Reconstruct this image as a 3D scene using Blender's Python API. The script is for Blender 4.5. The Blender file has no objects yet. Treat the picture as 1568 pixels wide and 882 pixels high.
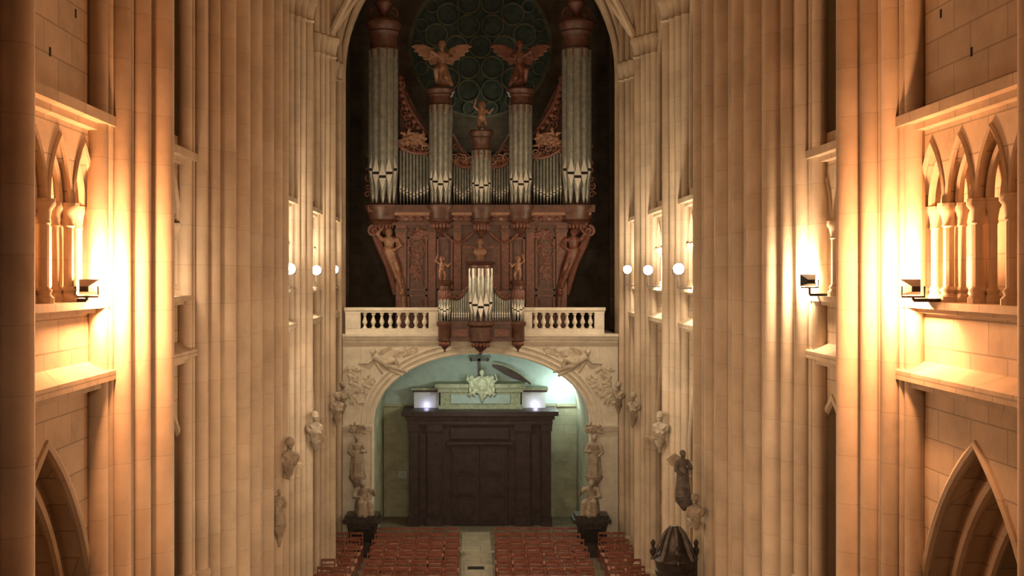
import bpy, math, random
from mathutils import Vector, Matrix
from mathutils.geometry import tessellate_polygon
random.seed(4)
sc = bpy.context.scene
pi = math.pi
F = 1736.0; CX = -0.34; CZ = 9.1
def px(x, Y): return CX + (x-720)*Y/F
def pz(y, Y): return CZ + (425-y)*Y/F

# ------------------------------------------------------------------ materials
def mat(name, col, rough=0.8, metal=0.0, var=0.25, nscale=3.0, bump=0.15, brick=None, emit=0.0, ecol=None, dark=None, cells=None):
    m = bpy.data.materials.new(name); m.use_nodes = True
    nt = m.node_tree; N = nt.nodes; L = nt.links
    b = N['Principled BSDF']
    b.inputs['Roughness'].default_value = rough
    b.inputs['Metallic'].default_value = metal
    tc = N.new('ShaderNodeTexCoord')
    no = N.new('ShaderNodeTexNoise'); no.inputs['Scale'].default_value = nscale; no.inputs['Detail'].default_value = 8
    no.inputs['Roughness'].default_value = 0.65
    L.new(tc.outputs['Object'], no.inputs['Vector'])
    ramp = N.new('ShaderNodeValToRGB')
    d = dark if dark else tuple(c*(1-var*1.6) for c in col)
    l = tuple(min(1, c*(1+var*0.7)) for c in col)
    ramp.color_ramp.elements[0].position = 0.3; ramp.color_ramp.elements[0].color = (*d, 1)
    ramp.color_ramp.elements[1].position = 0.7; ramp.color_ramp.elements[1].color = (*l, 1)
    L.new(no.outputs['Fac'], ramp.inputs['Fac'])
    out = ramp.outputs['Color']
    if brick:
        sx = N.new('ShaderNodeSeparateXYZ'); L.new(tc.outputs['Object'], sx.inputs[0])
        ad = N.new('ShaderNodeMath'); ad.operation = 'ADD'; L.new(sx.outputs[0], ad.inputs[0]); L.new(sx.outputs[1], ad.inputs[1])
        cb = N.new('ShaderNodeCombineXYZ'); L.new(ad.outputs[0], cb.inputs[0])
        if brick.get('floor'):
            L.new(sx.outputs[0], cb.inputs[0]); L.new(sx.outputs[1], cb.inputs[1])
        else:
            L.new(sx.outputs[2], cb.inputs[1])
        br = N.new('ShaderNodeTexBrick'); L.new(cb.outputs[0], br.inputs['Vector'])
        br.inputs['Scale'].default_value = 1.0
        br.inputs['Brick Width'].default_value = brick.get('w', 0.8)
        br.inputs['Row Height'].default_value = brick.get('h', 0.34)
        br.inputs['Mortar Size'].default_value = brick.get('m', 0.008)
        br.inputs['Mortar Smooth'].default_value = 0.3
        br.offset = brick.get('off', 0.5)
        c1 = brick.get('c1', 1.0); c2 = brick.get('c2', 0.82); cm = brick.get('cm', 0.55)
        br.inputs['Color1'].default_value = (c1, c1, c1, 1)
        br.inputs['Color2'].default_value = (c2, c2*0.97, c2*0.93, 1)
        br.inputs['Mortar'].default_value = (cm, cm, cm, 1)
        mx = N.new('ShaderNodeMixRGB'); mx.blend_type = 'MULTIPLY'; mx.inputs[0].default_value = 1.0
        L.new(out, mx.inputs[1]); L.new(br.outputs['Color'], mx.inputs[2])
        out = mx.outputs[0]
    L.new(out, b.inputs['Base Color'])
    if bump:
        bp = N.new('ShaderNodeBump'); bp.inputs['Strength'].default_value = bump; bp.inputs['Distance'].default_value = 0.03
        n2 = N.new('ShaderNodeTexNoise'); n2.inputs['Scale'].default_value = nscale*7; n2.inputs['Detail'].default_value = 4
        L.new(tc.outputs['Object'], n2.inputs['Vector'])
        L.new(n2.outputs['Fac'], bp.inputs['Height']); L.new(bp.outputs[0], b.inputs['Normal'])
    if emit:
        b.inputs['Emission Color'].default_value = (*(ecol or col), 1); b.inputs['Emission Strength'].default_value = emit
    return m

M = {}
M['stone'] = mat('limestone_blocks', (0.57, 0.455, 0.325), 0.85, var=0.18, nscale=1.2, brick=dict(w=0.85, h=0.36, m=0.010, c2=0.84, cm=0.55))
M['shaft'] = mat('limestone_shaft', (0.57, 0.465, 0.345), 0.8, var=0.18, nscale=0.9, brick=dict(w=7.0, h=0.62, m=0.006, c2=0.93, cm=0.76))
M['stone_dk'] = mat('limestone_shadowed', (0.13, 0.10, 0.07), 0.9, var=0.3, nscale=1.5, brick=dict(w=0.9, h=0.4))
M['carved'] = mat('carved_limestone', (0.40, 0.33, 0.25), 0.8, var=0.3, nscale=6)
M['white'] = mat('painted_gallery_stone', (0.74, 0.69, 0.58), 0.7, var=0.12, nscale=3)
M['relief'] = mat('gallery_relief_stone', (0.62, 0.56, 0.45), 0.75, var=0.2, nscale=6)
M['green'] = mat('vestibule_stone', (0.48, 0.49, 0.35), 0.85, var=0.2, nscale=1.5, brick=dict(w=0.8, h=0.35, cm=0.7))  # green tint of the vestibule lighting put into the stone colour
M['teal'] = mat('vestibule_plaster', (0.46, 0.57, 0.56), 0.85, var=0.1)
M['wood'] = mat('organ_oak', (0.105, 0.043, 0.027), 0.45, var=0.35, nscale=5)
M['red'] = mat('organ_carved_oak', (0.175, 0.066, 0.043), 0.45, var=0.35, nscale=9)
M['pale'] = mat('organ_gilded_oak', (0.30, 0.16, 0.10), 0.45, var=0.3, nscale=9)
M['darkwood'] = mat('portal_dark_oak', (0.045, 0.023, 0.023), 0.5, var=0.35, nscale=4)
M['pipe'] = mat('organ_pipe_tin', (0.32, 0.33, 0.29), 0.42, metal=0.6, var=0.25, nscale=6, bump=0.03)
M['pipelip'] = mat('organ_pipe_lip', (0.64, 0.63, 0.56), 0.4, metal=0.4, var=0.1, bump=0)
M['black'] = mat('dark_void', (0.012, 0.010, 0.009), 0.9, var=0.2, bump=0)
M['glass'] = mat('night_leaded_glass', (0.035, 0.050, 0.036), 0.35, var=0.5, nscale=5, bump=0.1)
M['rose'] = mat('rose_leaded_glass', (0.050, 0.066, 0.044), 0.5, var=0.58, nscale=2.6, bump=0.1, emit=0.006, ecol=(0.3, 0.5, 0.35))  # small green emission added so the dark rose stays visible
M['tracery'] = mat('rose_tracery', (0.15, 0.155, 0.10), 0.8, var=0.3)
M['chair'] = mat('chair_beech', (0.26, 0.09, 0.058), 0.4, var=0.25, nscale=7, bump=0.05)
M['rush'] = mat('chair_rush_seat', (0.52, 0.26, 0.19), 0.6, var=0.3, nscale=20)
M['floor'] = mat('floor_stone_tiles', (0.28, 0.235, 0.17), 0.55, var=0.2, nscale=2, brick=dict(floor=True, w=0.6, h=0.6, m=0.012, off=0.0, c2=0.7, cm=0.5))
M['slab'] = mat('aisle_pale_slabs', (0.48, 0.42, 0.32), 0.55, var=0.15, nscale=2, brick=dict(floor=True, w=1.1, h=0.8, m=0.014, c2=0.85))
M['metal'] = mat('black_iron', (0.025, 0.022, 0.02), 0.5, metal=0.6, bump=0)
M['bronze'] = mat('dark_bronze', (0.06, 0.048, 0.042), 0.4, metal=0.3, var=0.4, nscale=8)
M['greystone'] = mat('weathered_grey_stone', (0.14, 0.12, 0.105), 0.7, var=0.4, nscale=8)
M['patina'] = mat('verdigris_stone', (0.42, 0.45, 0.32), 0.6, var=0.3, nscale=8)
M['trophy'] = mat('pale_trophy_stone', (0.60, 0.62, 0.46), 0.6, var=0.25, nscale=8)
M['lampw'] = mat('floodlight_lens', (1, 0.9, 0.7), 0.3, bump=0, emit=80, ecol=(1, 0.88, 0.66))
M['plaster'] = mat('white_plaster', (0.6, 0.62, 0.62), 0.8, var=0.05)

# ------------------------------------------------------------------ builder
class B:
    def __init__(s): s.v = []; s.f = []; s.m = []; s.mats = []; s.T = None
    def mi(s, k):
        if k not in s.mats: s.mats.append(k)
        return s.mats.index(k)
    def add(s, vs, fs, k):
        o = len(s.v)
        if s.T is not None: vs = [s.T @ Vector(v) for v in vs]
        s.v += [tuple(v) for v in vs]; i = s.mi(k)
        for f in fs: s.f.append(tuple(o+a for a in f)); s.m.append(i)
    def box(s, x0, x1, y0, y1, z0, z1, k):
        vs = [(x, y, z) for z in (z0, z1) for y in (y0, y1) for x in (x0, x1)]
        s.add(vs, [(0,2,3,1),(4,5,7,6),(0,1,5,4),(2,6,7,3),(0,4,6,2),(1,3,7,5)], k)
    def tube(s, pts, r, k, n=8, closed=False):
        pts = [Vector(p) for p in pts]; m = len(pts)
        rs = r if isinstance(r, (list, tuple)) else [r]*m
        vs = []; up = None
        for i, p in enumerate(pts):
            if closed: d = pts[(i+1) % m]-pts[i-1]
            else: d = pts[min(i+1, m-1)]-pts[max(i-1, 0)]
            d.normalize()
            if up is None:
                a = Vector((0, 0, 1)) if abs(d.z) < 0.9 else Vector((1, 0, 0))
                up = (a-d*a.dot(d)).normalized()
            else:
                up = up-d*up.dot(d)
                if up.length < 1e-5:
                    up = d.orthogonal()
                up.normalize()
            w = d.cross(up)
            for j in range(n):
                t = 2*pi*j/n
                vs.append(p+(up*math.cos(t)+w*math.sin(t))*rs[i])
        fs = []
        for i in range(m if closed else m-1):
            a = i*n; b = ((i+1) % m)*n
            for j in range(n): fs.append((a+j, a+(j+1) % n, b+(j+1) % n, b+j))
        if not closed:
            fs.append(tuple(range(n))[::-1]); fs.append(tuple((m-1)*n+j for j in range(n)))
        s.add(vs, fs, k)
    def lathe(s, cx, cy, prof, k, n=14):
        vs = []; fs = []
        for r, z in prof:
            for j in range(n):
                t = 2*pi*j/n; vs.append((cx+r*math.cos(t), cy+r*math.sin(t), z))
        for i in range(len(prof)-1):
            for j in range(n): fs.append((i*n+j, i*n+(j+1) % n, (i+1)*n+(j+1) % n, (i+1)*n+j))
        fs.append(tuple(range(n))[::-1]); fs.append(tuple((len(prof)-1)*n+j for j in range(n)))
        s.add(vs, fs, k)
    def ell(s, c, r, k, n=12, h=8):
        vs = []; fs = []
        for i in range(h+1):
            a = -pi/2+pi*i/h
            a = max(-pi/2+0.02, min(pi/2-0.02, a))
            for j in range(n):
                t = 2*pi*j/n
                vs.append((c[0]+r[0]*math.cos(a)*math.cos(t), c[1]+r[1]*math.cos(a)*math.sin(t), c[2]+r[2]*math.sin(a)))
        for i in range(h):
            for j in range(n): fs.append((i*n+j, i*n+(j+1) % n, (i+1)*n+(j+1) % n, (i+1)*n+j))
        fs.append(tuple(range(n))[::-1]); fs.append(tuple(h*n+j for j in range(n)))
        s.add(vs, fs, k)
    def plate(s, outer, t0, t1, fn, k, holes=()):
        loops = [list(outer)]+[list(h) for h in holes]
        tri = tessellate_polygon([[Vector((u, v, 0)) for u, v in l] for l in loops])
        flat = [p for l in loops for p in l]; n = len(flat)
        vs = [fn(u, v, t0) for u, v in flat]+[fn(u, v, t1) for u, v in flat]
        fs = [tuple(t) for t in tri]+[tuple(i+n for i in t)[::-1] for t in tri]
        o = 0
        for l in loops:
            m = len(l)
            for i in range(m):
                a = o+i; b = o+(i+1) % m; fs.append((a, b, b+n, a+n))
            o += m
        s.add(vs, fs, k)
    def mesh(s, data, Mx, k):
        s.add([Mx @ Vector(v) for v in data[0]], data[1], k)
    def make(s, name, smooth=35, parent=None):
        me = bpy.data.meshes.new(name); me.from_pydata(s.v, [], s.f)
        for k in s.mats: me.materials.append(M[k])
        me.polygons.foreach_set('material_index', s.m)
        me.update()
        import bmesh
        bm = bmesh.new(); bm.from_mesh(me); bmesh.ops.recalc_face_normals(bm, faces=bm.faces); bm.to_mesh(me); bm.free()
        me.polygons.foreach_set('use_smooth', [True]*len(me.polygons))
        me.set_sharp_from_angle(angle=math.radians(smooth))
        ob = bpy.data.objects.new(name, me); sc.collection.objects.link(ob)
        if parent: ob.parent = parent
        return ob

def arch(cx, a, zs, za, n=10):
    h = za-zs; R = (a*a+h*h)/(2*a); c = -a+R
    t1 = math.atan2(h, 0-c)
    L_ = [(cx+c+R*math.cos(pi+(t1-pi)*i/n), zs+R*math.sin(pi+(t1-pi)*i/n)) for i in range(n+1)]
    Rr = [(2*cx-u, v) for u, v in L_[:-1]][::-1]
    return L_+Rr
def XZ(u, v, t): return (u, t, v)
def YZ(u, v, t): return (t, u, v)

# ------------------------------------------------------------------ sculpted figures (voxel fused)
def fuse(parts, voxel, outline=None):
    b = B(); M_k = 'carved'
    for p in parts:
        if p[0] == 'c':
            b.tube([p[1], p[2]], [p[3], p[4]], M_k, n=12); b.ell(p[1], (p[3],)*3, M_k); b.ell(p[2], (p[4],)*3, M_k)
        elif p[0] == 'e': b.ell(p[1], p[2], M_k)
        elif p[0] == 'p': b.plate(p[1], p[2], p[3], XZ, M_k)
    ob = b.make('tmp')
    md = ob.modifiers.new('r', 'REMESH'); md.mode = 'VOXEL'; md.voxel_size = voxel
    sm = ob.modifiers.new('s', 'SMOOTH'); sm.iterations = 2; sm.factor = 0.5
    dg = bpy.context.evaluated_depsgraph_get()
    me = bpy.data.meshes.new_from_object(ob.evaluated_get(dg))
    out = ([tuple(v.co) for v in me.vertices], [tuple(p.vertices) for p in me.polygons])
    bpy.data.objects.remove(ob); bpy.data.meshes.remove(me)
    return out
def head(c, r=0.1):
    x, y, z = c
    return [('e', (x, y, z), (r*0.8, r*0.95, r*1.15)), ('c', (x, y-r*0.85, z+r*0.15), (x, y-r*1.1, z-r*0.2), r*0.13, r*0.2),
            ('e', (x, y+r*0.2, z+r*0.35), (r*0.98, r*0.98, r*0.95)), ('e', (x, y-r*0.7, z-r*0.75), (r*0.42, r*0.4, r*0.3)),
            ('e', (x-r*0.35, y-r*0.78, z-r*0.05), (r*0.3, r*0.2, r*0.12)), ('e', (x+r*0.35, y-r*0.78, z-r*0.05), (r*0.3, r*0.2, r*0.12)),
            ('e', (x-r*0.85, y, z-r*0.1), (r*0.15, r*0.2, r*0.3)), ('e', (x+r*0.85, y, z-r*0.1), (r*0.15, r*0.2, r*0.3)),
            ('c', (x, y+r*0.15, z-r*0.6), (x, y+r*0.3, z-r*1.9), r*0.5, r*0.6)]
def hand(p, d, r=0.03):
    d = Vector(d).normalized(); p = Vector(p); o = d.cross(Vector((0, 1, 0.3))).normalized(); out = [('c', p, p+d*r*2, r, r*0.9)]
    for i in range(4):
        q = p+d*r*2+o*r*0.62*(i-1.5); out.append(('c', q, q+d*r*(2.2-abs(i-1.3)*0.4)+Vector((0, -r*0.5, -r*0.4)), r*0.34, r*0.26))
    out.append(('c', p+o*r*0.8, p+o*r*1.7+d*r*1.4, r*0.36, r*0.28))
    return out
bust = fuse(head((0, -0.05, 0.5), 0.13)+[('e', (0, 0.02, 0.2), (0.23, 0.15, 0.12)), ('e', (0, -0.02, 0.08), (0.2, 0.16, 0.18)),
    ('e', (-0.2, 0, 0.12), (0.08, 0.1, 0.14)), ('e', (0.2, 0, 0.12), (0.08, 0.1, 0.14)),
    ('c', (-0.18, -0.1, 0.22), (0.12, -0.14, 0.0), 0.045, 0.05), ('c', (0.18, -0.1, 0.2), (-0.02, -0.15, 0.0), 0.04, 0.05),
    ('c', (0, 0, 0), (0, 0.1, -0.38), 0.17, 0.07), ('c', (-0.12, -0.04, 0), (-0.05, 0.05, -0.3), 0.07, 0.05), ('c', (0.12, -0.04, 0), (0.05, 0.05, -0.3), 0.07, 0.05)], 0.018)
wingR = [(0.06, 1.0), (0.25, 1.22), (0.5, 1.34), (0.78, 1.36), (0.95, 1.28), (0.8, 1.22), (0.86, 1.13), (0.7, 1.1), (0.72, 1.0), (0.56, 0.98), (0.55, 0.88), (0.4, 0.86), (0.34, 0.72), (0.2, 0.74), (0.06, 0.82)]
wingL = [(-u, v) for u, v in wingR][::-1]
angel = fuse(head((0.02, -0.12, 1.3), 0.12)+[
    ('c', (0, -0.03, 1.03), (0, 0, 0.78), 0.15, 0.13), ('e', (0, -0.03, 1.0), (0.2, 0.12, 0.1)), ('e', (0, 0, 0.62), (0.19, 0.17, 0.18)),
    ('c', (-0.09, -0.02, 0.62), (-0.16, -0.28, 0.5), 0.12, 0.09), ('c', (-0.16, -0.28, 0.5), (-0.14, -0.1, 0.14), 0.085, 0.05),
    ('c', (0.09, 0, 0.62), (0.14, -0.16, 0.3), 0.12, 0.09), ('c', (0.14, -0.16, 0.3), (0.2, 0.1, 0.06), 0.08, 0.05),
    ('c', (0, 0.04, 0.6), (0.05, 0.1, 0.1), 0.18, 0.22), ('c', (0.12, 0, 0.55), (0.3, 0.05, 0.12), 0.1, 0.07),
    ('c', (-0.18, -0.04, 1.02), (-0.36, -0.14, 0.88), 0.065, 0.05), ('c', (-0.36, -0.14, 0.88), (-0.3, -0.34, 0.98), 0.05, 0.035),
    ('c', (0.18, -0.04, 1.02), (0.33, -0.16, 0.92), 0.065, 0.05), ('c', (0.33, -0.16, 0.92), (0.2, -0.36, 0.84), 0.05, 0.035),
    ('c', (0.1, -0.38, 0.8), (-0.3, -0.5, 1.02), 0.02, 0.05),
    ('p', wingR, 0.06, 0.13), ('p', wingL, 0.06, 0.13)]+hand((-0.3, -0.36, 0.98), (0.2, -1, 0.2))+hand((0.2, -0.38, 0.84), (-0.6, -1, 0.1)), 0.022)
putto = fuse(head((0, -0.04, 0.86), 0.12)+[('c', (0, 0, 0.68), (0, 0, 0.5), 0.12, 0.13), ('e', (0, -0.03, 0.48), (0.14, 0.13, 0.12)),
    ('c', (-0.07, 0, 0.42), (-0.09, -0.06, 0.22), 0.085, 0.06), ('c', (-0.09, -0.06, 0.22), (-0.07, 0, 0.03), 0.06, 0.04),
    ('c', (0.07, 0, 0.42), (0.13, -0.02, 0.22), 0.085, 0.06), ('c', (0.13, -0.02, 0.22), (0.1, 0.04, 0.03), 0.06, 0.04),
    ('e', (-0.07, -0.06, 0.02), (0.04, 0.08, 0.03)), ('e', (0.1, -0.02, 0.02), (0.04, 0.08, 0.03)),
    ('c', (-0.12, 0, 0.7), (-0.26, -0.05, 0.8), 0.05, 0.045), ('c', (-0.26, -0.05, 0.8), (-0.2, -0.08, 1.0), 0.04, 0.03),
    ('c', (0.12, 0, 0.7), (0.24, -0.04, 0.58), 0.05, 0.045), ('c', (0.24, -0.04, 0.58), (0.32, -0.12, 0.68), 0.04, 0.03)]
    +hand((-0.2, -0.08, 1.0), (0.2, 0, 1), 0.025)+hand((0.32, -0.12, 0.68), (0.6, -0.4, 0.6), 0.025), 0.018)
robed = fuse(head((0.02, -0.06, 1.55), 0.115)+[('c', (0, 0, 1.25), (0, 0, 0.95), 0.17, 0.15), ('e', (0, 0, 1.28), (0.24, 0.14, 0.11)),
    ('c', (0, 0, 0.95), (0, 0.02, 0.1), 0.19, 0.26), ('c', (-0.1, -0.1, 0.85), (-0.12, -0.18, 0.08), 0.09, 0.09), ('c', (0.08, -0.06, 0.9), (0.1, -0.14, 0.08), 0.09, 0.1),
    ('c', (0.18, 0, 1.0), (0.25, -0.02, 0.2), 0.05, 0.07), ('c', (-0.2, 0, 1.0), (-0.24, -0.02, 0.15), 0.05, 0.06),
    ('c', (-0.23, 0, 1.27), (-0.32, -0.1, 1.02), 0.08, 0.07), ('c', (-0.32, -0.1, 1.02), (-0.1, -0.26, 1.05), 0.065, 0.04),
    ('c', (0.23, 0, 1.27), (0.34, -0.05, 1.0), 0.08, 0.07), ('c', (0.34, -0.05, 1.0), (0.22, -0.28, 0.86), 0.065, 0.04), ('e', (0, 0, 0.06), (0.3, 0.26, 0.08))]
    +hand((-0.1, -0.27, 1.05), (1, -0.3, 0.2))+hand((0.22, -0.29, 0.86), (-0.6, -1, -0.1)), 0.024)
seated = fuse(head((-0.05, -0.14, 1.12), 0.12)+[('c', (0, 0, 0.88), (0, 0.06, 0.55), 0.17, 0.19), ('e', (0, -0.01, 0.92), (0.24, 0.14, 0.1)),
    ('e', (0, 0.05, 0.42), (0.3, 0.24, 0.2)), ('c', (-0.12, 0, 0.46), (-0.18, -0.42, 0.5), 0.14, 0.12), ('c', (0.12, 0, 0.46), (0.16, -0.42, 0.46), 0.14, 0.12),
    ('c', (-0.18, -0.42, 0.5), (-0.2, -0.38, 0.08), 0.12, 0.11), ('c', (0.16, -0.42, 0.46), (0.2, -0.46, 0.08), 0.12, 0.11), ('c', (0, -0.3, 0.42), (0, -0.36, 0.06), 0.12, 0.16),
    ('c', (-0.24, 0, 0.9), (-0.36, -0.1, 0.66), 0.08, 0.07), ('c', (-0.36, -0.1, 0.66), (-0.16, -0.36, 0.68), 0.06, 0.04),
    ('c', (0.24, 0, 0.9), (0.38, -0.12, 0.7), 0.08, 0.07), ('c', (0.38, -0.12, 0.7), (0.3, -0.34, 0.88), 0.06, 0.04), ('c', (0, 0.1, 0.3), (0, 0.1, 0.05), 0.3, 0.32)]
    +hand((-0.16, -0.36, 0.68), (1, -0.4, -0.2))+hand((0.3, -0.34, 0.88), (-0.4, -0.5, 1)), 0.026)
recl = fuse(head((-0.42, -0.06, 0.42), 0.11)+[('c', (-0.3, 0, 0.22), (0.02, 0, 0.02), 0.14, 0.14), ('c', (0.02, 0, 0.0), (0.36, -0.06, 0.14), 0.12, 0.08), ('c', (0.36, -0.06, 0.14), (0.5, 0, -0.22), 0.075, 0.05),
    ('c', (0.04, 0, -0.04), (0.4, 0, -0.16), 0.12, 0.08), ('c', (0.4, 0, -0.16), (0.78, 0, -0.3), 0.075, 0.04), ('c', (-0.3, 0, 0.3), (-0.1, -0.06, 0.5), 0.06, 0.05), ('c', (-0.1, -0.06, 0.5), (0.14, -0.02, 0.56), 0.05, 0.035),
    ('c', (-0.4, 0, 0.2), (-0.6, -0.05, 0.02), 0.06, 0.05), ('c', (-0.6, -0.05, 0.02), (-0.85, 0, 0.0), 0.05, 0.035),
    ('p', [(-0.25, 0.2), (-0.05, 0.3), (0.15, 0.46), (0.42, 0.5), (0.62, 0.42), (0.45, 0.36), (0.5, 0.28), (0.3, 0.26), (0.28, 0.16), (0.0, 0.08)], -0.03, 0.08),
    ('c', (0.1, 0.02, -0.15), (0.6, 0.03, -0.42), 0.08, 0.05), ('c', (-0.3, 0.02, 0.05), (-0.1, 0.02, -0.3), 0.08, 0.05)]
    +hand((0.14, -0.02, 0.56), (1, 0, 0.3))+hand((-0.85, 0, 0.0), (-1, 0, 0.1)), 0.024)
def foliage(seed, w, h, n, rr=(0.04, 0.1)):
    r = random.Random(seed); ps = []
    for i in range(n):
        x = r.uniform(-w, w); z = r.uniform(-h, h); a = r.uniform(0, 6.28); l = r.uniform(0.08, 0.25); q = r.uniform(*rr)
        ps.append(('c', (x, 0, z), (x+l*math.cos(a), -0.04, z+l*math.sin(a)), q, q*0.5))
    return ps
trophy = fuse(head((0, -0.16, 0.5), 0.1)+foliage(3, 0.36, 0.32, 46, (0.035, 0.09))+[('e', (0, 0, 0), (0.3, 0.12, 0.4)), ('e', (0, -0.1, 0.05), (0.2, 0.08, 0.26)),
    ('c', (-0.3, 0, -0.25), (-0.52, 0, -0.36), 0.09, 0.05), ('c', (0.3, 0, -0.25), (0.5, 0, -0.34), 0.09, 0.05), ('c', (0, 0, -0.3), (0, 0, -0.6), 0.14, 0.05)], 0.025)
leafy = fuse(foliage(8, 0.4, 0.22, 40, (0.03, 0.07))+[('e', (0, 0.02, 0), (0.45, 0.05, 0.22))], 0.022)
leafv = fuse(foliage(9, 0.2, 0.7, 46, (0.03, 0.07))+[('e', (0, 0.02, 0), (0.2, 0.05, 0.8))], 0.025)
def TM(x, y, z, rz=0, s=1, sx=1, ry=0):
    return Matrix.Translation((x, y, z)) @ Matrix.Rotation(rz, 4, 'Z') @ Matrix.Rotation(ry, 4, 'Y') @ Matrix.Diagonal((s*sx, s, s, 1))

# ------------------------------------------------------------------ nave shell
BAY = 4.8
PIERS = [5.0+BAY*i for i in range(7)]+[38.6]
FACE = {-1: 4.9, 1: 5.1}
def wall(s):
    b = B(); fx = FACE[s]
    def X(d): return s*(fx+d)
    for k in range(7):
        y0 = 5.0+BAY*k; y1 = min(y0+BAY, 38.6); yc = (y0+y1)/2
        for (a, za, d0, d1) in ((1.62, 7.3, 0, 0.28), (1.42, 7.02, 0.28, 0.56), (1.2, 6.7, 0.56, 1.0)):
            ap = arch(yc, a, 4.3, za, 12)
            outer = [(y0, 0), (y0, 7.78), (y1, 7.78), (y1, 0), (yc+a, 0)]+ap[::-1]+[(yc-a, 0)]
            b.plate(outer, X(d0), X(d1), YZ, 'stone')
            path = [(X(d0+0.02), u, v) for u, v in ap]
            path = [(path[0][0], yc-a, 0.0)]+path+[(path[0][0], yc+a, 0.0)]
            b.tube(path, 0.065, 'shaft', 8)
            for e in (-1, 1):
                b.lathe(X(d0+0.02), yc+e*a, [(0.07, 4.1), (0.09, 4.16), (0.07, 4.2), (0.1, 4.35), (0.15, 4.45), (0.15, 4.52)], 'shaft', 10)
        for (z0, z1, pr) in ((7.78, 7.86, 0.16), (7.86, 7.97, 0.24), (8.68, 8.74, 0.10), (8.74, 8.82, 0.2), (10.86, 10.94, 0.12), (10.94, 11.06, 0.24)):
            b.box(min(X(-pr), X(0.4)), max(X(-pr), X(0.4)), y0, y1, z0, z1, 'stone')
        b.plate([(-0.24, 7.97), (0.0, 8.1), (0.1, 8.1), (0.1, 7.97)], y0, y1, lambda u, v, t: (X(u), t, v), 'stone')
        b.box(min(X(0), X(0.5)), max(X(0), X(0.5)), y0, y1, 7.97, 8.7, 'stone')
        b.box(min(X(0.34), X(0.6)), max(X(0.34), X(0.6)), y0, y1, 8.7, 11.0, 'stone')
        n = 4; sp = 0.76; ys = yc-n*sp/2
        out = [(y0, 10.86), (y0, 8.82), (ys-0.02, 8.82), (ys-0.02, 9.9)]
        for i in range(n):
            c = ys+sp*(i+0.5)
            ap = arch(c, sp/2-0.05, 9.95, 10.66, 7)
            out += [(ys+sp*i+0.05, 9.9)] + ap + [(ys+sp*(i+1)-0.05, 9.9)]
            b.tube([(X(-0.0), u, v) for u, v in arch(c, sp/2-0.035, 9.93, 10.69, 8)], 0.035, 'shaft', 6)
            b.tube([(X(0.1), u, v) for u, v in arch(c, sp/2-0.11, 9.93, 10.5, 8)], 0.045, 'shaft', 6)
            b.tube([(X(0.22), u, v) for u, v in arch(c, sp/2-0.18, 9.93, 10.34, 8)], 0.045, 'shaft', 6)
        out += [(ys+sp*n+0.02, 9.9), (ys+sp*n+0.02, 8.82), (y1, 8.82), (y1, 10.86)]
        b.plate(out, X(0), X(0.18), YZ, 'stone')
        for i in range(n+1):
            c = ys+sp*i
            for (dd, oo, rr) in ((0.03, 0, 0.06), (0.14, -0.1, 0.045), (0.14, 0.1, 0.045)):
                b.lathe(X(dd), c+oo, [(rr*1.9, 8.82), (rr*1.9, 8.88), (rr*1.3, 8.92), (rr*1.6, 8.96), (rr, 9.0), (rr, 9.67), (rr*1.3, 9.69), (rr*1.1, 9.72), (rr*1.5, 9.83), (rr*2.1, 9.88), (rr*2.1, 9.95)], 'shaft', 10)
        sill = 12.9 if k == 1 else 11.3
        hole = [(yc-1.25, sill)]+arch(yc, 1.25, 15.0, 16.6, 10)+[(yc+1.25, sill)]
        b.plate([(y0, 11.06), (y0, 22), (y1, 22), (y1, 11.06)], X(0), X(0.5), YZ, 'stone', [hole])
        b.box(min(X(0.5), X(0.56)), max(X(0.5), X(0.56)), yc-1.5, yc+1.5, sill-0.3, 17, 'glass')
        for e in (-0.42, 0.42): b.tube([(X(0.4), yc+e, sill), (X(0.4), yc+e, 15.9)], 0.06, 'shaft', 8)
        b.tube([(X(0.0), u, v) for u, v in hole], 0.07, 'shaft', 8)
        if k == 1:
            for (dy, dz) in ((-1.1, 11.55), (0.9, 12.1), (0.1, 11.5)):
                b.box(min(X(-0.004), X(0.1)), max(X(-0.004), X(0.1)), yc+dy-0.025, yc+dy+0.025, dz, dz+0.1, 'black')
    b.make('wall_left' if s < 0 else 'wall_right')
    b = B()
    x0, x1 = sorted((s*9.6, s*9.9))
    b.box(x0, x1, 2.6, 43.5, 0, 8, 'stone')
    x0, x1 = sorted((s*(fx+0.6), s*9.9))
    b.box(x0, x1, 2.6, 43.5, 7.8, 8.1, 'stone')
    b.box(x0 if s < 0 else s*(fx+1), x1 if s > 0 else s*(fx+1), 43.2, 43.5, 0, 8, 'stone')
    for k in range(8):
        y = 5.0+BAY*k
        b.tube([(s*9.55, y, 0), (s*9.55, y, 5.5)], 0.2, 'shaft', 12)
    b.make('wall_aisle_left' if s < 0 else 'wall_aisle_right')
wall(-1); wall(1)

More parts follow.
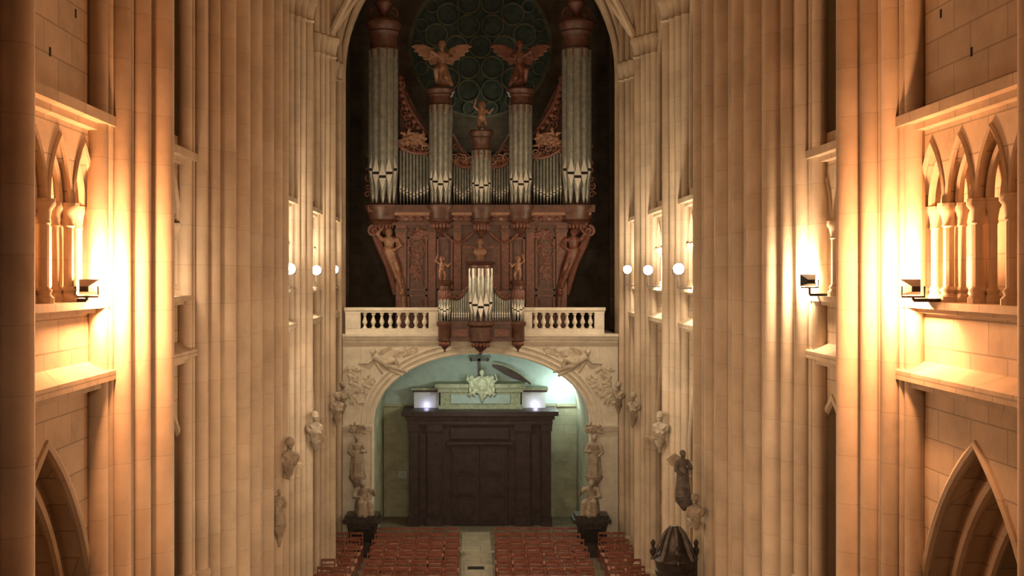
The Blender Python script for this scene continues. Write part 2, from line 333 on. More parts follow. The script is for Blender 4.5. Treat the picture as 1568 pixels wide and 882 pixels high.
SH = [(0, 0.50, 0.19), (-0.19, 0.41, 0.06), (0.19, 0.41, 0.06), (-0.35, 0.38, 0.125), (0.35, 0.38, 0.125), (-0.51, 0.30, 0.05), (0.51, 0.30, 0.05),
      (-0.66, 0.25, 0.115), (0.66, 0.25, 0.115), (-0.82, 0.16, 0.05), (0.82, 0.16, 0.05), (-0.97, 0.08, 0.115), (0.97, 0.08, 0.115)]
def pier(s, Y, Y2=None, q=1.0):
    b = B(); fx = FACE[s]
    zt = 16.2; Ye = Y2 or Y
    core = [(Y-0.95*q, fx+0.9), (Y-0.95*q, fx+0.02), (Y-0.7*q, fx-0.10*q), (Y-0.37*q, fx-0.24*q), (Y, fx-0.34*q), (Ye, fx-0.34*q), (Ye+0.37*q, fx-0.24*q), (Ye+0.7*q, fx-0.10*q), (Ye+0.95*q, fx+0.02), (Ye+0.95*q, fx+0.9)]
    if Y2 is None: core.pop(5)
    b.plate(core, 0, 21, lambda u, v, t: (s*v, u, t), 'shaft')
    lst = []
    if Y2 is None: lst = [(Y+dy*q, p*q, r*q) for dy, p, r in SH]
    else:
        lst = [(Y+dy, p, r) for dy, p, r in SH if dy <= 0]+[(Ye+dy, p, r) for dy, p, r in SH if dy >= 0]
        y = Y; i = 0; seq = [(0.30, 0.38, 0.06), (0.27, 0.42, 0.15), (0.26, 0.36, 0.06), (0.36, 0.46, 0.22), (0.36, 0.36, 0.06), (0.28, 0.42, 0.15), (0.28, 0.36, 0.06), (0.36, 0.44, 0.20)]
        while True:
            st, p, r = seq[i % 8]; y += st; i += 1
            if y > Ye-0.25: break
            lst.append((y, p, r))
    for y, p, r in lst:
        x = s*(fx-p)
        b.lathe(x, y, [(r*1.7, 0), (r*1.7, 0.35), (r*1.35, 0.42), (r*1.5, 0.5), (r*1.15, 0.56), (r, 0.62), (r, zt-0.6), (r*1.3, zt-0.55), (r*1.05, zt-0.5), (r*1.4, zt-0.2), (r*1.8, zt-0.1), (r*1.8, zt), (r, zt+0.05), (r, 20.5)], 'shaft', 16)
        if p < 0.35*q and r > 0.08 and Y > 15:
            zb = 4.3
            b.lathe(x, y, [(r, zb-0.25), (r+0.02, zb-0.2), (r+0.01, zb-0.15), (r+0.03, zb), (r+0.06, zb+0.08), (r+0.06, zb+0.14), (r, zb+0.16)], 'shaft', 14)
    return b.make('clustered_pier')
for s in (-1, 1):
    pier(s, 5.0); pier(s, 10.05 if s < 0 else 9.8); pier(s, 14.65, None, 1.06 if s < 0 else 1.02)
    pier(s, 29.0, None, 0.78); pier(s, 33.8, None, 0.8)
    pier(s, 18.75 if s < 0 else 18.35, 24.2)

# floor & ceiling
b = B(); b.box(-9.9, 9.9, -3, 44, -0.3, 0, 'floor')
b.box(-0.62, 0.36, 22, 40.5, -0.02, 0.012, 'slab'); b.box(-4.4, 4.4, 37.45, 37.75, -0.02, 0.014, 'slab')
b.make('floor')
b = B()
ap = arch(0, 5.1, 16.2, 21.7, 20); ao = arch(0, 5.5, 16.2, 22.1, 20)
b.plate(ap+ao[::-1], 2.6, 38.7, XZ, 'stone')
for Y in PIERS[:7]:
    b.tube([(u*0.93, Y, v-0.1) for u, v in ap], 0.2, 'shaft', 10)
    for s in (-1, 1):
        b.tube([(s*(4.6-4.6*t), Y+BAY/2*t, 16.2+5.1*math.sin(t*pi/2)) for t in [i/10 for i in range(11)]], 0.11, 'shaft', 8)
        b.tube([(s*(4.6-4.6*t), Y-BAY/2*t, 16.2+5.1*math.sin(t*pi/2)) for t in [i/10 for i in range(11)]], 0.11, 'shaft', 8)
b.make('ceiling')

# ------------------------------------------------------------------ west end
b = B()
op = arch(0, 4.66, 15.9, 21.4, 16)
b.plate([(-5.6, 0), (-5.6, 22), (5.6, 22), (5.6, 0), (4.66, 0)]+op[::-1]+[(-4.66, 0)], 38.45, 39.0, XZ, 'shaft')
for (k_, rr, yy) in ((4.68, 0.10, 38.4), (4.86, 0.10, 38.25), (4.62, 0.05, 38.55)):
    ar = arch(0, k_, 16.0, 16.0+5.5*k_/4.66, 16)
    b.tube([(u, yy, v) for u, v in [(-k_, 0)]+ar+[(k_, 0)]], rr, 'shaft', 10)
for s in (-1, 1):
    for (xx, yy, r) in ((4.72, 37.75, 0.11), (4.9, 37.45, 0.13), (4.85, 38.1, 0.1), (5.0, 37.1, 0.1)):
        b.lathe(s*xx, yy, [(r*1.6, 0), (r*1.6, 0.5), (r, 0.6), (r, 15.6), (r*1.4, 15.65), (r*1.05, 15.7), (r*1.5, 16.0), (r*2, 16.1), (r*2, 16.2), (r, 16.25), (r, 20)], 'shaft', 14)
    b.box(min(s*4.8, s*5.6), max(s*4.8, s*5.6), 37.6, 38.5, 0, 21.5, 'shaft')
    x0, x1 = sorted((s*4.95, s*5.3))
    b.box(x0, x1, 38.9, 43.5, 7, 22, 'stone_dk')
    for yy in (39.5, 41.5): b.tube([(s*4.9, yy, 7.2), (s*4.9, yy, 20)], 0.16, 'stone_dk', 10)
RZ = pz(70, 43.2); RX = 0.05; RR = 2.75
circ = [(RX+RR*math.cos(2*pi*i/40), RZ+RR*math.sin(2*pi*i/40)) for i in range(40)]
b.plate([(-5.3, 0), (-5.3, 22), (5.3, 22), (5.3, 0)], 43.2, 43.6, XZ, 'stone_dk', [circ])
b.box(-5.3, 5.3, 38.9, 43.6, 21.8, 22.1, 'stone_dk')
b.make('wall_back')
b = B()
b.plate(circ, 43.52, 43.56, XZ, 'rose')
def ring(cx, cz, r, t, n=20): b.tube([(cx+r*math.cos(2*pi*i/n), 43.35, cz+r*math.sin(2*pi*i/n)) for i in range(n)], t, 'tracery', 6, True)
ring(RX, RZ, RR-0.02, 0.12, 40); ring(RX, RZ, 0.42, 0.05)
for i in range(6): ring(RX+0.92*math.cos(i*pi/3), RZ+0.92*math.sin(i*pi/3), 0.42, 0.045)
for i in range(12): ring(RX+1.75*math.cos((i+0.5)*pi/6), RZ+1.75*math.sin((i+0.5)*pi/6), 0.42, 0.045)
for i in range(18): ring(RX+2.4*math.cos(i*pi/9), RZ+2.4*math.sin(i*pi/9), 0.24, 0.04, 14)
b.make('window_1')

# ------------------------------------------------------------------ gallery
GY = 38.0
b = B()
a = 3.66; zs = 4.1; rise = 2.5
el = [(-a*math.cos(pi*i/32)+0.04, zs+rise*math.sin(pi*i/32)**0.9) for i in range(33)]
b.plate([(-4.62, 0), (-4.62, 6.95), (4.62, 6.95), (4.62, 0), (a+0.04, 0)]+el[::-1]+[(-a+0.04, 0)], GY, GY+0.5, XZ, 'white')
b.plate([(-4.62, 0), (-4.62, 6.95), (4.62, 6.95), (4.62, 0), (a+0.04, 0)]+el[::-1]+[(-a+0.04, 0)], GY+0.5, 43.2, XZ, 'green')
b.box(-4.62, 4.62, GY-0.05, 43.2, 6.95, 7.2, 'white')
for (z0, z1, pr) in ((6.86, 6.93, 0.05), (6.93, 7.05, 0.12), (7.05, 7.14, 0.2), (7.14, 7.22, 0.26)):
    b.box(-4.6, 4.6, GY-pr, GY+0.1, z0, z1, 'white')
for (off, r, yy) in ((0.0, 0.05, 0.0), (0.17, 0.035, -0.02), (0.34, 0.05, 0.0)):
    b.tube([(0.04+(u-0.04)*(1+off/3.66), GY+yy, zs+(v-zs)*(1+off/2.5)) for u, v in el], r, 'white', 8)
b.tube([(-3.62, GY, 0), (-3.62, GY, zs)], 0.06, 'white', 8); b.tube([(3.7, GY, 0), (3.7, GY, zs)], 0.06, 'white', 8)
for s in (-1, 1):
    x0, x1 = sorted((s*3.6, s*4.62))
    b.box(x0, x1, GY-0.08, GY+0.1, zs-0.12, zs, 'white'); b.box(x0, x1, GY-0.12, GY+0.1, zs, zs+0.07, 'white')
    b.box(x0, x1, GY-0.1, GY+0.1, 0, 0.5, 'white')
    b.mesh(recl, TM(s*3.2, GY-0.04, 6.22, 0, 0.95, -s), 'relief')
    b.mesh(leafy, TM(s*2.35, GY-0.02, 6.62, 0, 0.55, s), 'relief')
    b.mesh(leafv, TM(s*4.25, GY+0.0, 5.5, 0, 0.9), 'relief')
    b.mesh(leafy, TM(s*3.8, GY+0.0, 5.5, 0, 0.7, s, s*0.9), 'relief')
for s in (-1, 1):
    for (p, q) in (((s*1.7, 6.82), (s*4.0, 6.82)), ((s*4.0, 6.82), (s*4.0, 5.0))):
        b.tube([(p[0], GY, p[1]), (q[0], GY, q[1])], 0.025, 'white', 6)
b.make('organ_gallery')

def baluster(b, x, y, z, h, k):
    pr = [(0.075, 0), (0.075, 0.08), (0.05, 0.1), (0.035, 0.16), (0.055, 0.26), (0.085, 0.36), (0.085, 0.42), (0.05, 0.6), (0.035, 0.76), (0.05, 0.82), (0.075, 0.88), (0.075, 1.0)]
    b.lathe(x, y, [(r, z+t*h) for r, t in pr], k, 10)
for (xa, xb) in ((px(529, 37.9), px(671, 37.9)), (px(800, 37.9), px(925, 37.9))):
    b = B(); y = GY
    b.box(xa, xb, y-0.16, y+0.12, 7.22, 7.4, 'white')
    b.box(xa-0.02, xb+0.02, y-0.14, y+0.12, 7.93, 8.0, 'white'); b.box(xa-0.04, xb+0.04, y-0.19, y+0.15, 8.0, 8.1, 'white')
    if xa < 0: b.box(xa, xa+0.5, y-0.17, y+0.13, 7.4, 7.93, 'white'); lo = xa+0.5; ends = (xb-0.16,)
    else: lo = xa+0.32; ends = (xa+0.16, xb-0.16)
    for xx in ends:
        b.box(xx-0.16, xx+0.16, y-0.17, y+0.13, 7.4, 7.93, 'white'); b.box(xx-0.1, xx+0.1, y-0.19, y, 7.48, 7.85, 'white')
    hi = xb-0.32; n = 8
    for i in range(n): baluster(b, lo+(hi-lo)*(i+0.5)/n, y-0.02, 7.4, 0.53, 'white')
    b.make('stone_balustrade')

# ------------------------------------------------------------------ organ
def pipe(b, x, y, zb, foot, ht, r, k='pipe', n=10):
    b.lathe(x, y, [(r*0.25, zb), (r, zb+foot), (r, zb+ht), (r*0.8, zb+ht)], k, n)
    b.plate([(x-r*0.75, zb+foot), (x+r*0.75, zb+foot), (x+r*0.75, zb+foot+r*0.6), (x-r*0.75, zb+foot+r*0.6)], y-r*1.04, y-r*0.5, XZ, 'black')
    b.plate([(x-r*0.75, zb+foot+r*0.6), (x+r*0.75, zb+foot+r*0.6), (x, zb+foot+r*3.6)], y-r*1.05, y-r*0.5, XZ, 'pipelip')
    b.plate([(x-r*0.7, zb+foot), (x+r*0.7, zb+foot), (x, zb+foot-r*2.6)], y-r*1.04, y-r*0.4, XZ, 'pipelip')
def tower(b, cx, cy, R, zb, zt, zcap, foot, n, k='wood'):
    for i in range(n):
        t = (i-(n-1)/2)/((n-1)/2)*1.25
        r = R*1.25*1.25/(n-1)*0.98
        pipe(b, cx+R*0.84*math.sin(t), cy-R*0.84*math.cos(t), zb+0.02, foot*(1+0.25*abs(t)), zt-zb, r*0.93)
    b.box(cx-R*1.05, cx+R*1.05, cy, cy+0.5, zb-0.2, zt+0.3, k)
    h = zcap-zt
    b.lathe(cx, cy, [(R*0.98, zt-0.25), (R*1.02, zt-0.2), (R*1.02, zt), (R*1.15, zt+0.06*h), (R*1.02, zt+0.1*h), (R*1.02, zt+0.5*h), (R*1.1, zt+0.55*h), (R*1.2, zt+0.62*h), (R*1.15, zt+0.68*h), (R*1.38, zt+0.82*h), (R*1.42, zt+0.92*h), (R*1.3, zt+h), (R*0.5, zt+h*1.05)], k, 22)
    b.lathe(cx, cy, [(R*1.2, zb-0.16), (R*1.25, zb-0.1), (R*1.12, zb-0.04), (R*1.05, zb+0.02)], k, 22)
    for i in range(9):
        t = (i-4)/4*1.3
        b.ell((cx+R*1.0*math.sin(t), cy-R*1.0*math.cos(t), zt-0.12), (0.06, 0.06, 0.2), 'red', 8, 6)
def culot(b, cx, cy, R, zt, h, k='wood'):
    b.lathe(cx, cy, [(0.02, zt-h), (R*0.18, zt-h*0.93), (R*0.12, zt-h*0.85), (R*0.4, zt-h*0.68), (R*0.55, zt-h*0.55), (R*0.5, zt-h*0.5), (R*0.85, zt-h*0.2), (R*1.1, zt-h*0.08), (R*1.1, zt)], k, 18)
    for i in range(7):
        t = (i-3)/3*1.2
        b.ell((cx+R*0.72*math.sin(t), cy-R*0.72*math.cos(t), zt-h*0.33), (0.06, 0.06, h*0.2), 'red', 8, 6)
def scroll(b, cx, y, cz, r0, turns, r, k, sgn=1, a0=0.0):
    pts = []; rr = []
    n = int(14*turns)
    for i in range(n+1):
        t = i/n; a = a0+sgn*2*pi*turns*t; q = r0*(1-0.85*t)
        pts.append((cx+q*math.cos(a), y, cz+q*math.sin(a))); rr.append(r*(1-0.5*t))
    b.tube(pts, rr, k, 6)

OY = 39.3
b = B()
def ox(x): return px(x, OY)
def oz(y): return pz(y, OY)
zc0, zc1 = oz(345), oz(318)
xl, xr = ox(606), ox(868); xm = (xl+xr)/2
b.box(xl, xr, OY+0.1, OY+1.5, 7.22, zc0, 'wood')
for x0, x1 in ((606, 622), (656, 667), (695, 706), (768, 779), (806, 818), (852, 868)):
    b.box(ox(x0), ox(x1), OY, OY+0.15, 7.22, zc0, 'red')
    b.box(ox(x0)-0.03, ox(x1)+0.03, OY-0.05, OY+0.15, zc0-0.25, zc0-0.12, 'wood')
for x0, x1 in ((624, 654), (669, 693), (781, 804), (820, 850)):
    X0, X1 = ox(x0), ox(x1)
    for (z0, z1) in ((7.4, 8.5), (8.65, 10.5)):
        for q in ((X0, X1, z0, z0+0.06), (X0, X1, z1-0.06, z1), (X0, X0+0.06, z0, z1), (X1-0.06, X1, z0, z1)):
            b.box(q[0], q[1], OY+0.03, OY+0.12, q[2], q[3], 'red')
        b.box(X0+0.14, X1-0.14, OY+0.05, OY+0.12, z0+0.15, z1-0.15, 'wood')
for x in (638, 836):
    b.mesh(leafv, TM(ox(x), OY+0.08, 9.65, 0, 0.9), 'red')
    ring_ = [(ox(x)+0.28*math.cos(2*pi*i/20), OY+0.05, 10.1+0.34*math.sin(2*pi*i/20)) for i in range(20)]
    b.tube(ring_, 0.035, 'red', 6, True)
b.box(ox(708), ox(766), OY+0.02, OY+0.12, 7.3, 10.2, 'red')
for x0, x1 in ((712, 735), (739, 762)): b.box(ox(x0), ox(x1), OY-0.02, OY+0.05, 9.2, 10.1, 'wood')
W0, W1 = ox(563), ox(911)
for (z0, z1, pr, k) in ((zc0, zc0+0.12, 0.1, 'wood'), (zc0+0.12, zc0+0.34, 0.02, 'red'), (zc0+0.34, zc0+0.44, 0.2, 'pale'), (zc0+0.44, zc1+0.08, 0.32, 'wood')):
    b.box(W0+0.35-pr, W1-0.35+pr, OY-pr, OY+1.5, z0, z1, k)
for i in range(26):
    b.ell((W0+0.5+(W1-W0-1.0)*i/25, OY-0.04, zc0+0.23), (0.09, 0.05, 0.07), 'pale' if i % 3 == 0 else 'red', 8, 6)
mid = [(ox(675), 0.40), (ox(797), 0.40)]
big = [(ox(587), 0.45), (ox(883), 0.45)]
zb = zc1+0.12
for x, R in big:
    tower(b, x, OY+0.1, R, zb, oz(78), oz(32), 0.85, 5)
    culot(b, x, OY+0.15, R*1.0, zc0+0.15, 0.55)
    b.lathe(x, OY+0.15, [(R*1.3, zc0+0.1), (R*1.15, zc0+0.2), (R*1.2, zc0+0.4), (R*1.5, zb-0.12), (R*1.5, zb-0.04), (R*1.2, zb)], 'wood', 22)
    zt = oz(32)
    b.lathe(x, OY+0.1, [(0.22, zt), (0.24, zt+0.1), (0.1, zt+0.2), (0.2, zt+0.42), (0.3, zt+0.62), (0.26, zt+0.75), (0.12, zt+0.8), (0.18, zt+0.95), (0.1, zt+1.25), (0.02, zt+1.5)], 'red', 16)
    for s in (-1, 1): scroll(b, x+s*0.3, OY+0.1, zt+0.25, 0.22, 1.3, 0.05, 'red', -s, pi/2)
    sg = -1 if x < 0 else 1
    for i in range(7): scroll(b, x+sg*(0.56-0.02*i), OY+0.2, zb+0.35+0.28*i, 0.13, 1.2, 0.035, 'red', (-1)**i, i)
for x, R in mid:
    tower(b, x, OY, R*0.88, zb, oz(163), oz(136), 0.6, 5, 'wood')
    culot(b, x, OY, 0.42, zc0+0.2, 0.62)
    b.lathe(x, OY, [(0.4, zc0+0.2), (0.44, zc0+0.4), (0.56, zb-0.12), (0.56, zb-0.04), (0.4, zb)], 'wood', 20)
tower(b, ox(737), OY, 0.3, zb, oz(232), oz(200), 0.5, 5, 'wood')
culot(b, ox(737), OY-0.02, 0.36, zc0+0.2, 0.75)
b.lathe(ox(737), OY, [(0.34, zc0+0.2), (0.38, zc0+0.4), (0.46, zb-0.12), (0.46, zb-0.04), (0.3, zb)], 'wood', 20)
def flat(x0, x1, ztl, ztr, n, outer):
    X0, X1 = ox(x0), ox(x1); w = (X1-X0)/n
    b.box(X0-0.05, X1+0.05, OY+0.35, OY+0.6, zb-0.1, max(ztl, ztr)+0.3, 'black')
    for i in range(n):
        t = (i+0.5)/n; tt = abs(2*t-1)
        zt = ztl+(ztr-ztl)*t
        pipe(b, X0+w*(i+0.5), OY+0.22, zb, 0.28+0.28*tt, zt-zb+0.15, w*0.44, n=8)
    pts = [(X0+(X1-X0)*j/10, OY+0.12, ztl+(ztr-ztl)*j/10-0.14*math.sin(pi*j/10)) for j in range(11)]
    b.tube(pts, 0.07, 'red', 8)
    for j in range(5):
        xx = X0+(X1-X0)*(j+0.5)/5; z = ztl+(ztr-ztl)*(j+0.5)/5
        scroll(b, xx, OY+0.1, z+0.14, 0.15, 1.4, 0.04, 'red' if j % 2 else 'pale', 1 if j % 2 else -1, j)
        b.ell((xx, OY+0.12, z-0.06), (0.07, 0.06, 0.13), 'red', 8, 6)
flat(610, 657, oz(222), oz(232), 9, True)
flat(816, 862, oz(240), oz(225), 9, True)
flat(693, 724, oz(245), oz(252), 7, False)
flat(750, 780, oz(252), oz(245), 7, False)
for s, xa, xb in ((1, ox(611), ox(656)), (-1, ox(861), ox(816))):
    z0, z1 = oz(115), oz(205)
    P = [(xa+(xb-xa)*(t**1.7), OY+0.25, z0+(z1-z0)*t) for t in [i/12 for i in range(13)]]
    b.tube(P, [0.08-0.03*i/12 for i in range(13)], 'red', 8)
    for i in range(9):
        t = i/9; zc = z0+(z1-z0)*(t+0.05); xc = xa+(xb-xa)*(t**1.7)
        scroll(b, xc*0.5+xa*0.5, OY+0.25, zc, 0.12+0.06*(i % 2), 1.3, 0.045, 'red', (-1)**i, i)
        b.ell((xc, OY+0.22, zc-0.1), (0.1, 0.06, 0.1), 'red', 8, 6)
    b.plate([(xa, z0), (xb, z1), (xb, z1-0.4), (xa, z1-0.4)], OY+0.38, OY+0.44, XZ, 'wood')
    b.mesh(leafy, TM((xa+xb)/2, OY+0.12, oz(212), 0, 1.0, s), 'pale')
    xi, xj = (ox(692), ox(724)) if s > 0 else (ox(781), ox(750))
    P = [(xi+(xj-xi)*t, OY+0.2, oz(205)+(oz(240)-oz(205))*math.sin(t*pi/2)) for t in [i/10 for i in range(11)]]
    b.tube(P, 0.055, 'red', 8); scroll(b, xi+s*0.14, OY+0.15, oz(225), 0.14, 1.3, 0.04, 'red', s, 0)
    scroll(b, xj-s*0.1, OY+0.15, oz(242), 0.12, 1.3, 0.04, 'red', -s, 0)
herm = fuse(head((0, -0.16, 1.35), 0.14)+[('c', (0, -0.02, 1.08), (0, 0, 0.75), 0.2, 0.17), ('e', (0, -0.02, 1.1), (0.3, 0.18, 0.14)), ('c', (-0.28, 0, 1.12), (-0.42, -0.12, 1.32), 0.09, 0.08),
    ('c', (-0.42, -0.12, 1.32), (-0.2, -0.1, 1.56), 0.075, 0.05), ('c', (0.28, 0, 1.12), (0.42, -0.1, 0.9), 0.09, 0.07), ('c', (0.42, -0.1, 0.9), (0.22, -0.2, 0.74), 0.07, 0.05),
    ('c', (0, 0, 0.72), (0.25, 0.02, 0.1), 0.24, 0.2), ('c', (0.25, 0.02, 0.1), (0.5, 0.05, -0.7), 0.2, 0.13), ('c', (0.5, 0.05, -0.7), (0.55, 0.05, -1.5), 0.13, 0.1),
    ('c', (-0.1, -0.12, 0.7), (0.2, -0.16, 0.0), 0.08, 0.08), ('c', (0.12, -0.14, 0.7), (0.36, -0.14, 0.0), 0.07, 0.07), ('c', (0.2, -0.14, 0.0), (0.45, -0.08, -0.6), 0.08, 0.06),
    ('e', (0.12, -0.14, 0.35), (0.14, 0.1, 0.12)), ('e', (0.32, -0.1, -0.25), (0.14, 0.1, 0.1)), ('e', (0.48, -0.05, -0.85), (0.13, 0.1, 0.09))]
    +hand((-0.2, -0.1, 1.56), (0.4, 0, 1), 0.035)+hand((0.22, -0.2, 0.74), (-1, -0.3, 0.1), 0.035), 0.028)
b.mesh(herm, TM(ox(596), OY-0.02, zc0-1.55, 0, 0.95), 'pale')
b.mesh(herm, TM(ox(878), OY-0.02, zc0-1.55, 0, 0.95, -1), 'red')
for s, x in ((1, 570), (-1, 904)):
    scroll(b, ox(x)+s*0.05, OY, zc0-0.2, 0.2, 1.5, 0.07, 'red', s, pi/2)
    b.tube([(ox(x), OY+0.1, zc0-0.1), (ox(x)+s*0.25, OY+0.1, zc0-0.7), (ox(x)+s*0.55, OY+0.1, zc0-1.4), (ox(x)+s*0.8, OY+0.1, zc0-2.4)], [0.13, 0.16, 0.14, 0.09], 'red', 8)
b.mesh(bust, TM(ox(735), OY-0.1, oz(390), 0, 0.85), 'pale')
for s in (-1, 1):
    b.tube([(ox(737)+s*(0.3+1.0*t), OY-0.02, zc0-0.25-0.35*math.sin(pi*t)) for t in [i/8 for i in range(9)]], 0.05, 'red', 8)
    b.mesh(leafy, TM(ox(737)+s*2.1, OY+0.05, zc0-0.3, 0, 0.7), 'red')
organ = b.make('pipe_organ')
for x in (676, 797):
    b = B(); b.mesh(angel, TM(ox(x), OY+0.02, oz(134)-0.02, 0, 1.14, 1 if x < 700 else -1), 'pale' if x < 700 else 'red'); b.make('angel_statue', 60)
b = B(); b.mesh(putto, TM(ox(738), OY, oz(200)-0.02, 0, 1.05), 'pale'); b.make('cherub_statue', 60)

PY = 37.55
def rx(x): return px(x, PY)
def rz(y): return pz(y, PY)
b = B()
zb2 = rz(492)
b.box(rx(676), rx(799), PY+0.1, PY+0.75, zb2-0.35, rz(445), 'wood')
tower(b, rx(736), PY+0.05, 0.36, zb2, rz(412), rz(401), 0.42, 5, 'wood')
for x in (681, 793): tower(b, rx(x), PY+0.1, 0.19, zb2, rz(446), rz(430), 0.3, 5, 'wood')
for (x0, x1, za_, zb_) in ((691, 719, 458, 436), (753, 782, 436, 458)):
    X0, X1 = rx(x0), rx(x1); n = 8; w = (X1-X0)/n
    P = []
    for i in range(n):
        t = (i+0.5)/n; zz = rz(za_+(zb_-za_)*t+10*math.sin(pi*t))
        pipe(b, X0+w*(i+0.5), PY+0.05, zb2, 0.2, zz-zb2, w*0.47, n=8)
        P.append((X0+w*(i+0.5), PY+0.03, zz+0.03))
        b.ell((X0+w*(i+0.5), PY+0.03, zz+0.08+0.05*(i % 2)), (0.05, 0.04, 0.07), 'red', 8, 5)
    b.tube(P, 0.05, 'wood', 8)
for (z0, z1, pr) in ((zb2-0.1, zb2, 0.1), (zb2-0.2, zb2-0.1, 0.05), (zb2-0.55, zb2-0.2, 0.0), (zb2-0.65, zb2-0.55, 0.07)):
    b.box(rx(674)-pr*0.4, rx(801)+pr*0.4, PY-0.05-pr, GY, z0, z1, 'wood')
for x, R in ((736, 0.38), (681, 0.22), (793, 0.22)):
    b.lathe(rx(x), PY+0.02, [(R, zb2-0.65), (R, zb2-0.2), (R*1.25, zb2-0.12), (R*1.25, zb2-0.02), (R, zb2)], 'wood', 20)
    culot(b, rx(x), PY+0.02, R, zb2-0.6, 0.5 if x == 736 else 0.42)
for x0, x1 in ((693, 716), (757, 780)): b.box(rx(x0), rx(x1), PY-0.1, PY, zb2-0.5, zb2-0.26, 'red')
b.make('positive_organ')
for x in (677, 793):
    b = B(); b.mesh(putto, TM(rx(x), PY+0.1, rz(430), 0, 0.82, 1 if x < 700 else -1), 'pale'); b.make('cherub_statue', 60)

# ------------------------------------------------------------------ portal tambour
TY = 41.5
def tx(x): return px(x, TY)
def tz(y): return pz(y, TY)
b = B()
b.box(tx(626), tx(844), TY+0.1, 43.1, 0, tz(640), 'darkwood')
for x0, x1 in ((627, 640), (655, 676), (790, 811), (830, 843)):
    b.box(tx(x0), tx(x1), TY-0.04, TY+0.12, 0.35, tz(655), 'darkwood'); b.box(tx(x0)-0.05, tx(x1)+0.05, TY-0.08, TY+0.12, 0, 0.35, 'darkwood')
    b.box(tx(x0)-0.05, tx(x1)+0.05, TY-0.1, TY+0.12, tz(660), tz(650), 'darkwood')
for (z0, z1, pr) in ((tz(650), tz(642), 0.05), (tz(642), tz(636), 0.12), (tz(636), tz(629), 0.25)):
    b.box(tx(626)-pr, tx(844)+pr, TY-pr, 43.1, z0, z1, 'darkwood')
for (x0, x1) in ((692, 733), (736, 777)):
    b.box(tx(x0), tx(x1), TY+0.02, TY+0.12, 0.05, 2.95, 'darkwood')
    for (z0, z1) in ((0.2, 0.95), (1.1, 1.75), (1.9, 2.8)):
        b.box(tx(x0)+0.1, tx(x1)-0.1, TY-0.03, TY+0.12, z0, z1, 'darkwood')
        b.box(tx(x0)+0.22, tx(x1)-0.22, TY-0.07, TY+0.12, z0+0.1, z1-0.1, 'darkwood')
b.box(tx(684), tx(785), TY-0.08, TY+0.12, 2.98, 3.1, 'darkwood')
for x0, x1 in ((641, 654), (812, 829)): b.box(tx(x0)+0.05, tx(x1)-0.05, TY+0.05, TY+0.12, 0.6, 3.4, 'darkwood')
b.box(tx(690), tx(779), TY-0.02, TY+0.12, 3.2, 3.6, 'darkwood')
zt0 = tz(629)
b.box(tx(674), tx(798), 42.1, 43.1, zt0, tz(600), 'patina')
for (z0, z1, pr) in ((zt0, zt0+0.12, 0.08), (tz(603), tz(596), 0.1), (tz(596), tz(590), 0.2)):
    b.box(tx(674)-pr, tx(798)+pr, 42.1-pr, 43.1, z0, z1, 'patina')
b.box(tx(690), tx(782), 42.04, 42.12, zt0+0.2, tz(607), 'teal')
for x0, x1 in ((632, 671), (801, 838)):
    b.box(tx(x0), tx(x1), 42.45, 43.1, zt0, tz(604), 'plaster')
    b.box(tx(x0)-0.06, tx(x1)+0.06, 42.38, 43.1, tz(604), tz(601), 'darkwood')
    b.box(tx(x0)-0.1, tx(x1)+0.1, 42.34, 43.1, tz(601), tz(598), 'patina')
pts = [(tx(736)+(0.45+1.45*t), tz(560)-0.72*t**1.8) for t in [i/10 for i in range(11)]]
lo_ = [(u, v-0.10-0.25*math.sin(pi*min(1, i/10+0.05))) for i, (u, v) in enumerate(pts)]
b.plate(pts+lo_[::-1], 42.75, 42.95, XZ, 'darkwood')  # dark curved plate set in for the shadow line on the tympanum
b.tube([(u, 42.75, v) for u, v in pts], 0.04, 'patina', 6)
b.make('door_1')
b = B(); b.mesh(trophy, TM(tx(738), 41.92, tz(592), 0, 0.95), 'trophy')
b.mesh(putto, TM(tx(722), 41.9, tz(608), 0.3, 0.75), 'trophy'); b.mesh(putto, TM(tx(754), 41.9, tz(608), -0.3, 0.75, -1), 'trophy')
b.make('carved_cartouche', 60)
b = B(); zc = tz(572)
b.box(tx(734)-0.05, tx(734)+0.05, 42.5, 42.6, tz(592), tz(536), 'darkwood'); b.box(tx(722), tx(747), 42.5, 42.6, tz(556), tz(552), 'darkwood')
for xx, zz in ((tx(722), tz(554)), (tx(747), tz(554)), (tx(734), tz(536))): b.ell((xx, 42.55, zz), (0.07, 0.05, 0.07), 'darkwood', 8, 6)
b.lathe(tx(734), 42.55, [(0.2, tz(592)-0.1), (0.14, tz(590)), (0.07, tz(584))], 'darkwood', 12)
b.make('crucifix', 60)
b = B()
b.box(-3.8, 3.8, 43.12, 43.19, 4.3, 6.7, 'teal'); b.box(-3.8, 3.8, 43.14, 43.19, 0, 4.3, 'green')
b.box(-3.62, -2.9, 43.05, 43.14, 4.2, 4.3, 'green'); b.box(2.95, 3.7, 43.05, 43.14, 4.2, 4.3, 'green')
b.make('wall_vestibule')
b = B(); b.box(-3.05, -2.75, 43.05, 43.12, 1.5, 1.75, 'plaster'); b.box(-3.0, -2.8, 43.03, 43.06, 1.55, 1.7, 'teal'); b.make('notice_board')

